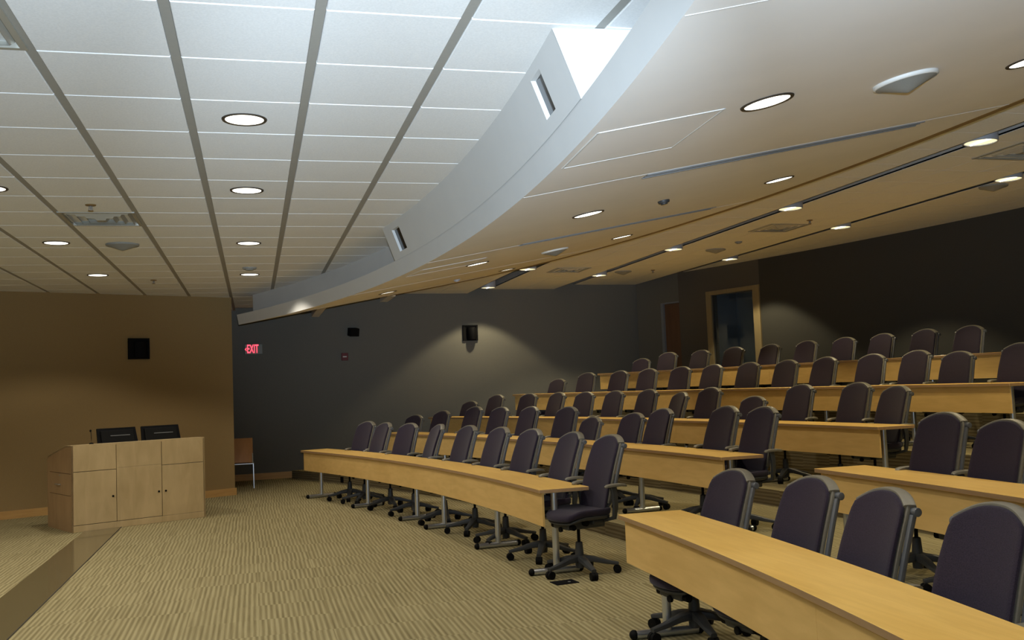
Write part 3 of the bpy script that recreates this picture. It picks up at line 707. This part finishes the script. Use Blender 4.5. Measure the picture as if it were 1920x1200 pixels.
def make_chair():
    root = empty('swivel_chair')
    UP = []
    # five-star base with tapered hub
    mb = MB(); mb.lathe([(.036, .055), (.040, .10), (.038, .16), (.030, .27), (.022, .275)], 18)
    for k in range(5):
        a = R(18+72*k); T = Matrix.Rotation(a, 4, 'Z')
        pts = [(.02, .0, .135), (.12, 0, .125), (.22, 0, .10), (.330, 0, .080)]
        mb.sweep([T @ Vector(p) for p in pts], [.036, .033, .027, .021], [.030, .025, .019, .014], seg=10)
    mb.build('base', M['charcoal'], root)
    for k in range(5):
        a = R(18+72*k); c = Vector((.318*math.cos(a), .318*math.sin(a), .034)); s = Vector((-math.sin(a), math.cos(a), 0))
        mb = MB()
        for sg in (-1, 1):
            p = c+s*(.016*sg); mb.cyl(p-s*.011, p+s*.012, .034, 16)
        mb.ball(c, .030, 12, 8); mb.cyl(c, c+Vector((0, 0, .042)), .009, 8)
        mb.build('caster', M['rubber'], root)
    mb = MB(); mb.cyl((0, 0, .22), (0, 0, .41), .014, 14); UP.append(mb.build('gas_column', M['rubber'], root))
    # tilt mechanism
    mb = MB(); mb.box(-.095, .095, -.15, .22, .355, .432); mb.box(-.12, .12, -.18, -.10, .36, .425); mb.box(-.15, .15, .05, .17, .385, .432)
    mc = mb.build('tilt_mechanism', M['charcoal'], root, bevel=.016, segs=3); UP.append(mc)
    for p, q, rr in (((.11, -.15, .385), (.16, -.15, .385), .024), ((-.11, -.15, .385), (-.16, -.15, .385), .024), ((0, -.17, .36), (0, -.19, .36), .022), ((.085, 0, .41), (.13, 0, .41), .030)):
        mb = MB(); mb.cyl(p, q, rr, 16); mb.build('adjuster_knob', M['rubber'], mc)
    # seat pan and cushion
    def slab(z0, z1, w, y0, y1, drop, nm, mat, bev):
        mb = MB(); nx, ny = 12, 12; top, bot = [], []
        for j in range(ny+1):
            for i in range(nx+1):
                u, v = -1+2*i/nx, j/ny
                s = (1-abs(2*v-1)**5*.16)
                wid = w*s*(1 - .06*(1-v))
                yy = y0+(y1-y0)*v - (.03*(1-abs(u)**2) if v < .5 else -.0)*(1-2*min(.5, v))
                dz = -drop*max(0, .35-v)**2*8 - .018*(1-u*u)*math.sin(PI*v) + .010*abs(u)**3
                top.append((u*wid, yy, z1+dz)); bot.append((u*wid*.96, yy, z0+dz*.8))
        W = nx+1; o = len(top); mb.v = top+bot
        for j in range(ny):
            for i in range(nx):
                a = j*W+i; mb.f.append((a, a+1, a+W+1, a+W)); mb.f.append((o+a, o+a+W, o+a+W+1, o+a+1))
        loop = [i for i in range(W)] + [j*W+nx for j in range(1, ny+1)] + [ny*W+i for i in range(nx-1, -1, -1)] + [j*W for j in range(ny-1, 0, -1)]
        for k in range(len(loop)):
            a, b = loop[k], loop[(k+1) % len(loop)]; mb.f.append((a, o+a, o+b, b))
        mb.mi = [0]*len(mb.f)
        return mb.build(nm, mat, root, smooth=45, bevel=bev, segs=3)
    UP.append(slab(.462, .522, .235, -.212, .215, .05, 'seat', M['plum'], .02))
    UP.append(slab(.432, .460, .225, -.19, .205, .04, 'seat_pan', M['charcoal'], .008))
    # back: upholstered pad, shell behind it, outer frame
    UP.append(back_surface(0, 0, .026, M['plum'], 'backrest', root, 1.118, .505))
    sh = back_surface(.026, .010, .022, M['olive'], 'back_shell', root, 1.128, .56); UP.append(sh)
    # crown cap rolling over from the pad to the rear
    mb = MB(); n = 16; pts = []
    for i in range(n+1):
        u = -1+2*i/n; z = 1.130-.060*abs(u)**2.3; w = (back_half(z)+.012)*.955
        pts.append((u*w, back_y(z)-.022*u*u+.036, z-.014))
    mb.sweep(pts, .030, .015, up=(0, 0, 1), seg=12); mb.build('crown_cap', M['olive'], sh)
    for sg in (-1, 1):
        zk = 1.035; x = sg*(back_half(zk)+.012)
        mb = MB(); mb.cyl((x-.03*sg, back_y(zk)+.045, zk), (x+.026*sg, back_y(zk)+.045, zk), .021, 18); UP.append(mb.build('height_knob', M['slate'], root, bevel=.003))
        # side ribbon of the outer frame, from under the knob down to the mechanism
        pts = []
        for k in range(15):
            t = k/14; z = 1.02-.60*t
            y = back_y(max(z, .5))+.060+.006*math.sin(PI*t)-.022 - (.10*((t-.72)/.28)**2 if t > .72 else 0)
            xx = sg*((back_half(max(z, .5))+.016)*(1-.42*max(0, t-.62)/.38))
            pts.append((xx, y, z))
        mb = MB(); mb.sweep(pts, [.015]*15, [.013]*15, up=(sg*1., .2, 0), seg=10); UP.append(mb.build('back_frame', M['slate'], root))
        # armrest: pad with two struts
        x = sg*.245
        pts = [(x*.985, .125, .700), (x, .145, .710), (x*1.01, .19, .714), (x*1.01, .27, .714), (x*.98, .32, .708), (x*.93, .35, .698)]
        mb = MB(); mb.sweep(pts, [.016, .026, .030, .030, .026, .016], [.007, .012, .014, .014, .012, .007], seg=12); ar = mb.build('armrest', M['olive'], root); UP.append(ar)
        mb = MB(); mb.sweep([(x*1.01, .20, .707), (x*1.03, .215, .63), (x*1.01, .22, .53), (x*.92, .22, .44), (x*.5, .17, .41)], [.016, .016, .017, .017, .015], [.028, .027, .026, .024, .018], up=(0, 1, .3), seg=10); mb.build('arm_strut', M['charcoal'], ar)
    for o in UP: o['lift'] = 1
    return root, UP
chair0, ups = make_chair()
lift_names = {o.name.split('.')[0] for o in ups}
for o in ups: del o['lift']
first = [True]
ORD = 'first second third fourth fifth sixth seventh eighth ninth tenth eleventh twelfth thirteenth'.split()
ROWN = ('front', 'second', 'middle', 'fourth', 'top')
FAR = {
 0: [(687,787.4),(719.9,789.5),(765.4,790.6),(820.2,792.5),(876.2,794.4),(935.7,797.2),(994.6,800.2),(1070.6,805.5),(1140.2,810.3)],
 1: [(777,775.5),(828.4,767.5),(889,759.7),(937,760.6),(993,759.6),(1063,759.6),(1108.6,778.6),(1186,770.7),(1240,762.3),(1358.7,757.3),(1429,758.1)],
 2: [(881,750),(930.7,738),(990.7,735.5),(1045,733.3),(1096,732.5),(1152,730),(1214.5,727.3),(1274.7,732.5),(1330.7,723.5),(1412,739.5),(1500,717.3),(1606,713.3),(1679,719.3)],
 3: [(1045.7,708.3),(1100.4,696.4),(1161.4,692.8),(1215,688.8),(1276,684.9),(1336,680.8),(1404,676.5),(1474.7,672),(1546.7,666.1),(1634,660.5),(1717.5,653.3),(1795,655),(1910,638.8)],
 4: [(1202.7,669.9),(1252,658.1),(1313.3,653.9),(1376,648),(1444,642.7),(1512,636),(1582.5,629.5),(1654,622.3),(1733.8,613.8),(1817.5,606.8)]}
NEAR = {0: [(1372,873.6),(1519,885.6),(1654.2,906.8),(1857.5,933.7)], 1: [(1765.4,767.6),(1880.5,780.3)]}
SWV = {('far', 0, 3): -4, ('far', 0, 0): 15, ('far', 0, 1): 6, ('far', 0, 2): 16, ('far', 1, 6): 8, ('far', 2, 7): -6, ('far', 2, 3): 4, ('far', 2, 12): 4}   # (block, row, index) -> extra swivel in degrees
BACK_OFF = .36            # crown of the back behind the seat centre
def put_chair(i, px, py, rb, sw, label, group, cap=None):
    x, y, z = at_R(px, py, ROW_R[i]+rb+BACK_OFF-.02)
    d = math.degrees(math.atan2(y-CY, x-CX)); h = ROW_H[i]
    dz = max(-.15, min(.05, z-h-1.150))
    rz = math.atan2(-math.cos(R(d)), math.sin(R(d))) + R(sw)
    # seat centre so that the crown lands on the sight line
    fx, fy = -math.sin(rz), math.cos(rz)          # direction of the back from the seat
    o = chair0 if first[0] else copy_tree(chair0); first[0] = False
    o.location = (x-fx*BACK_OFF, y-fy*BACK_OFF, h); o.rotation_euler = (0, 0, rz)
    for c in o.children:
        if c.name.split('.')[0] in lift_names: c.location.z = dz
    bk = R(random.uniform(0, 72)) if abs(px-1140.2) > 1 else R(254)-rz
    for c in o.children:
        if c.name.split('.')[0] in ('base', 'caster'): c.rotation_euler.z = bk
    return tag(o, label, 'chair', group), dz
for blk, S in (('far', FAR), ('near', NEAR)):
    for i, lst in S.items():
        n = len(lst)
        for k, (px, py) in enumerate(lst):
            idx = n-1-k if blk == 'far' else k        # counted from the aisle
            sw = SWV.get((blk, i, k), 12+random.uniform(-4, 4))
            low = py > 0
            x, y, z = at_R(px, py, ROW_R[i]+.8); low = (z-ROW_H[i]) < 1.09 and blk == 'far'
            pre = 'low-set plum swivel chair' if low else 'plum fabric swivel chair'
            where = ('%s desk beyond the aisle' % ROWN[i]) if blk == 'far' else ('nearest desk' if i == 0 else 'second near desk')
            nth = ('right at the aisle end' if idx == 0 else '%s from the aisle' % ORD[idx])
            put_chair(i, px, py, .33, sw, '%s at the %s, %s' % (pre, where, nth), 'swivel chairs at the %s' % where)

# ------------------------------------------------------------------ lectern and things on it
PA = Vector((-2.245, 13.473, 0)); pang = R(26.07)
lec = empty('lectern', PA, pang); PW, PD = 1.75, 1.02
mb = MB(); mb.prism([(.02, .0), (.02, 1.06), (.24, 1.06), (PD-.02, .90), (PD-.02, 0)], .02, PW-.02, 'x'); mb.build('carcass', M['joint'], lec, smooth=0)
def pnl(x0, x1, z0, z1, nm, mat='birch', par=lec):
    mb = MB(); mb.box(x0, x1, 0, .02, z0, z1); return mb.build(nm, M[mat], par, smooth=0, bevel=.0012, segs=1)
side = [(0, 0), (0, 1.09), (.25, 1.085), (PD, .93), (PD, 0)]
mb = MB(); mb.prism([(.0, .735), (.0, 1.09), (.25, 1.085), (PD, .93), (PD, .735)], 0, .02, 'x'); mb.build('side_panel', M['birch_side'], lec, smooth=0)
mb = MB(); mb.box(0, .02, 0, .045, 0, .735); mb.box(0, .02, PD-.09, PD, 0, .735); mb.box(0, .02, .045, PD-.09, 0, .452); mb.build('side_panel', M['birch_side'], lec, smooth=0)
mb = MB(); mb.box(-.001, .02, .05, PD-.095, .458, .729); dr = mb.build('drawer', M['birch_side'], lec, smooth=0, bevel=.001, segs=1)
mb = MB(); mb.sweep([(-.001, .45, .585), (-.028, .46, .585), (-.028, .60, .585), (-.001, .61, .585)], .006, .006, seg=8); mb.build('handle', M['steel'], dr)
mb = MB(); mb.cyl((-.001, .486, .70), (-.006, .486, .70), .011, 12); mb.build('lock', M['steel'], dr)
mb = MB(); mb.prism(side, PW-.02, PW, 'x'); mb.build('side_panel', M['birch'], lec, smooth=0)
mb = MB(); mb.prism([(0, 1.07), (0, 1.092), (.25, 1.087), (PD, .932), (PD, .912), (.25, 1.066)], 0, PW, 'x'); mb.build('top', M['birch'], lec, smooth=0)
pnl(0, .018, 0, 1.07, 'stile'); pnl(PW-.02, PW, 0, 1.07, 'stile')
for x0, x1 in ((.019, .556), (.557, 1.149), (1.15, PW-.021)): pnl(x0, x1, 0, .080, 'plinth')
pnl(.022, .553, .757, 1.07, 'upper_panel'); pnl(.560, 1.147, .770, 1.07, 'upper_panel'); pnl(1.155, PW-.023, .757, 1.07, 'upper_panel')
for x0, x1, z0, z1, kx in ((.022, .553, .087, .750, .510), (.560, 1.147, .087, .768, 1.107), (1.155, PW-.023, .083, .750, 1.200)):
    dd = pnl(x0, x1, z0, z1, 'door')
    mb = MB(); mb.cyl((kx, 0, .41), (kx, -.012, .41), .013, 14); mb.build('knob', M['rubber'], dd)
tag(lec, 'birch lectern cabinet with three doors standing before the tan wall', 'lectern')
def on_lec(u, v, z): return PA + Matrix.Rotation(pang, 3, 'Z') @ Vector((u, v, z))
for k, (u0, u1, zt, lab) in enumerate(((.43, .975, 1.222, 'black monitor seen from behind beside the lectern microphone'), (1.02, 1.565, 1.222, 'black monitor seen from behind at the far end of the lectern top'))):
    root = empty('monitor', on_lec((u0+u1)/2, .42, 1.045), pang + R(-2 if k else 2)); w = (u1-u0)/2
    T = Matrix.Rotation(R(-20), 4, 'X')
    mb = MB(); mb.prism([(-w, .0), (-w+.018, .30), (w-.012, .30), (w, .0)], -.012, .012, 'y', T=Matrix.Translation((0, -.085, -.055)) @ T); mb.build('bezel', M['black'], root, smooth=0, bevel=.003)
    mb = MB(); mb.box(-w+.05, w-.05, -.042, -.012, .04, .26, T=Matrix.Translation((0, -.085, -.055)) @ T); mb.build('rear_housing', M['rubber'], root, smooth=0, bevel=.012)
    mb = MB(); mb.box(-.10, .16, -.046, -.040, .175, .185, T=Matrix.Translation((0, -.085, -.055)) @ T); mb.build('port_strip', M['slate'], root, smooth=0)
    mb = MB(); mb.box(-.03, .03, -.05, .03, -.03, .08); mb.box(-.12, .12, -.08, .10, -.015, .004); mb.build('stand', M['black'], root, smooth=0, bevel=.003)
    mb = MB(); mb.box(-w+.02, w-.02, .012, .014, .02, .285, T=Matrix.Translation((0, -.085, -.055)) @ T); mb.build('screen', M['screen'], root, smooth=0)
    tag(root, lab, 'monitor', 'monitors on the lectern')
mic = empty('microphone', on_lec(.297, .16, 1.088))
mb = MB(); mb.lathe([(.028, 0), (.028, .012), (.012, .02)], 16); mb.build('mic_base', M['black'], mic)
mb = MB(); mb.sweep([(0, 0, .01), (0, 0, .08), (-.004, .01, .14), (-.012, .03, .168)], .004, .004, seg=8); mb.build('gooseneck', M['black'], mic)
mb = MB(); mb.ball((-.014, .034, .172), .014, 12, 8, (1, 1.2, 1.1)); mb.build('capsule', M['rubber'], mic)
tag(mic, 'thin black gooseneck microphone on the lectern top', 'microphone')

# ------------------------------------------------------------------ wall fittings
def wall_mat(o, x_dir, n): # local x along wall, y into the wall, z up
    return Matrix(((x_dir.x, -n.x, 0, o.x), (x_dir.y, -n.y, 0, o.y), (0, 0, 1, o.z), (0, 0, 0, 1)))
def square_speaker(mat, label, deep):
    root = empty('wall_speaker', mat=mat); s = .165
    mb = MB()
    for x0, x1, z0, z1 in ((-s, s, s-.03, s), (-s, s, -s, -s+.03), (-s, -s+.05, -s+.03, s-.03), (s-.035, s, -s+.03, s-.03)): mb.box(x0, x1, -.045, 0, z0, z1)
    mb.build('frame', M['black'], root, smooth=0, bevel=.003)
    mb = MB(); mb.box(-s+.05, s-.035, -.02, 0, -s+.03, s-.03); mb.build('back_plate', M['rubber'], root, smooth=0)
    mb = MB(); mb.prism([(.02+.10*math.cos(a), -.02-deep*math.sin(a)) for a in [PI*k/14 for k in range(15)]], -.15, .11, 'z'); mb.build('horn', M['black'], root, bevel=.006)
    mb = MB(); mb.box(.0, .055, -.05, -.02, -.085, -.07); mb.box(-.055, -.03, -.05, -.02, .09, .105); mb.box(.06, .085, -.05, -.02, .09, .105); mb.build('bracket', M['slate'], root, smooth=0)
    return tag(root, label, 'speaker', 'square wall speakers')
tm = wall_mat(TC - TD*1.556 + Vector((0, 0, 2.443)), TD, TN); square_speaker(tm, 'square black speaker high on the tan wall above the lectern', .06)
sp = SW0 + SD*((4.446+.4)/SD.x)
square_speaker(wall_mat(Vector((sp.x, sp.y, 2.78)), SD, SN), 'square black speaker in the pool of light on the dark side wall', .17)
q = SW0 + SD*((1.957+.4)/SD.x)
root = empty('small_speaker', mat=wall_mat(Vector((q.x, q.y, 2.835)), SD, SN))
T = Matrix.Translation((0, -.12, 0)) @ Matrix.Rotation(R(14), 4, 'Z') @ Matrix.Rotation(R(12), 4, 'X')
mb = MB(); mb.box(-.10, .10, -.07, .07, -.08, .08, T=T); mb.build('cabinet', M['black'], root, smooth=0, bevel=.006)
mb = MB(); mb.box(-.092, .092, -.076, -.07, -.072, .072, T=T); mb.build('grille', M['rubber'], root, smooth=0)
mb = MB(); mb.cyl((0, 0, 0), (0, -.09, 0), .02, 10); mb.build('wall_bracket', M['black'], root)
tag(root, 'small black box speaker on the dark wall above the red strobe', 'speaker')
q = SW0 + SD*((1.787+.4)/SD.x)
root = empty('fire_strobe', mat=wall_mat(Vector((q.x, q.y, 2.346)), SD, SN))
mb = MB(); mb.box(-.066, .066, -.045, 0, -.075, .075); mb.build('housing', M['strobe_red'], root, smooth=0, bevel=.005)
mb = MB(); mb.box(-.045, .035, -.062, -.045, -.012, .012); mb.build('strobe_lens', M['lens'], root, smooth=0, bevel=.004)
tag(root, 'dark red fire alarm strobe on the dark side wall', 'fire alarm')
q = SW0 + SD*((.01+.4)/SD.x)
ex = empty('exit_sign', mat=wall_mat(Vector((q.x, q.y, 2.54)), SD, SN))
mb = MB(); mb.box(-.17, .17, -.05, 0, -.10, .10); mb.build('sign_housing', M['exit_box'], ex, smooth=0, bevel=.006)
tc = bpy.data.curves.new('exit_lettering', 'FONT'); tc.body = 'EXIT'; tc.size = .235; tc.extrude = .003; tc.align_x = 'CENTER'; tc.align_y = 'CENTER'; tc.offset = .002
tx = bpy.data.objects.new('exit_lettering', tc); COL.objects.link(tx); tx.parent = ex; tx.location = (.0, -.054, 0); tx.rotation_euler = (PI/2, 0, 0); tx.scale = (.47, 1.0, 1)
tc.materials.append(M['exit_red'])
bpy.context.view_layer.update()
me = bpy.data.meshes.new_from_object(tx.evaluated_get(bpy.context.evaluated_depsgraph_get())); me.name = 'exit_lettering'
if not me.materials: me.materials.append(M['exit_red'])
bpy.data.objects.remove(tx); tx = bpy.data.objects.new('exit_lettering', me); COL.objects.link(tx); tx.parent = ex; tx.location = (-.018, -.054, 0); tx.rotation_euler = (PI/2, 0, 0); tx.scale = (.46, 1.0, 1)
mb = MB()
mb.prism([(-.168, .0), (-.135, .033), (-.135, .018), (-.148, 0), (-.135, -.018), (-.135, -.033)], -.056, -.05, 'y'); mb.build('exit_arrow', M['exit_red'], ex, smooth=0)
tag(ex, 'red lit EXIT sign with arrow on the dark wall by the corner', 'exit sign')

# ------------------------------------------------------------------ plywood side chair in the corner
sc_ = empty('plywood_chair', (-.27, 18.15, 0), R(0))
mb = MB(); n = 8
for j in range(n):
    z0, z1 = .46+.43*j/n, .46+.43*(j+1)/n
    y0, y1 = -.0-.05*(j/n)**2, -.0-.05*((j+1)/n)**2
    for i in range(6):
        x0, x1 = -.23+.46*i/6, -.23+.46*(i+1)/6
        c = lambda x: -.02*(1-(x/.23)**2)
        mb.add([(x0, y0+c(x0), z0), (x1, y0+c(x1), z0), (x1, y1+c(x1), z1), (x0, y1+c(x0), z1)], [(0, 1, 2, 3)])
        mb.add([(x0, y0+c(x0)+.012, z0), (x1, y0+c(x1)+.012, z0), (x1, y1+c(x1)+.012, z1), (x0, y1+c(x0)+.012, z1)], [(3, 2, 1, 0)])
mb.build('backrest', M['ply'], sc_)
mb = MB(); mb.box(-.23, .23, .04, .46, .44, .455); mb.build('seat', M['ply'], sc_, smooth=0, bevel=.006)
mb = MB(); mb.sweep([(-.235, .0, .43), (.235, .0, .43)], .009, .009, seg=8); mb.sweep([(-.235, .0, .43), (-.235, .44, .43)], .009, .009, seg=8); mb.sweep([(.235, .0, .43), (.235, .44, .43)], .009, .009, seg=8)
mb.sweep([(-.225, .0, .43), (-.225, -.03, .62)], .008, .008, (0, 1, 0), seg=8); mb.sweep([(.225, .0, .43), (.225, -.03, .62)], .008, .008, (0, 1, 0), seg=8); mb.build('seat_frame', M['steel'], sc_)
for sx in (-1, 1):
    for y0, y1 in ((0, -.04), (.44, .46)):
        mb = MB(); mb.sweep([(sx*.235, y0, .43), (sx*.24, y1, .0)], .010, .010, (0, 1, 0), seg=10); mb.build('leg', M['steel'], sc_)
tag(sc_, 'plywood side chair with chrome legs standing behind the tan wall corner', 'chair')

# ------------------------------------------------------------------ world and view
w = bpy.data.worlds.new('world'); SC.world = w; w.use_nodes = True
w.node_tree.nodes['Background'].inputs[0].default_value = (0, 0, 0, 1); w.node_tree.nodes['Background'].inputs[1].default_value = 0
SC.view_settings.view_transform = 'Standard'; SC.view_settings.look = 'None'
SC.view_settings.exposure = .35; SC.view_settings.gamma = 1; SC.view_settings.use_curve_mapping = False
SC.cycles.max_bounces = 8; SC.cycles.diffuse_bounces = 5; SC.cycles.glossy_bounces = 4
SC.cycles.use_denoising = True; SC.cycles.sample_clamp_indirect = 4.
try: SC.cycles.use_light_tree = True
except Exception: pass
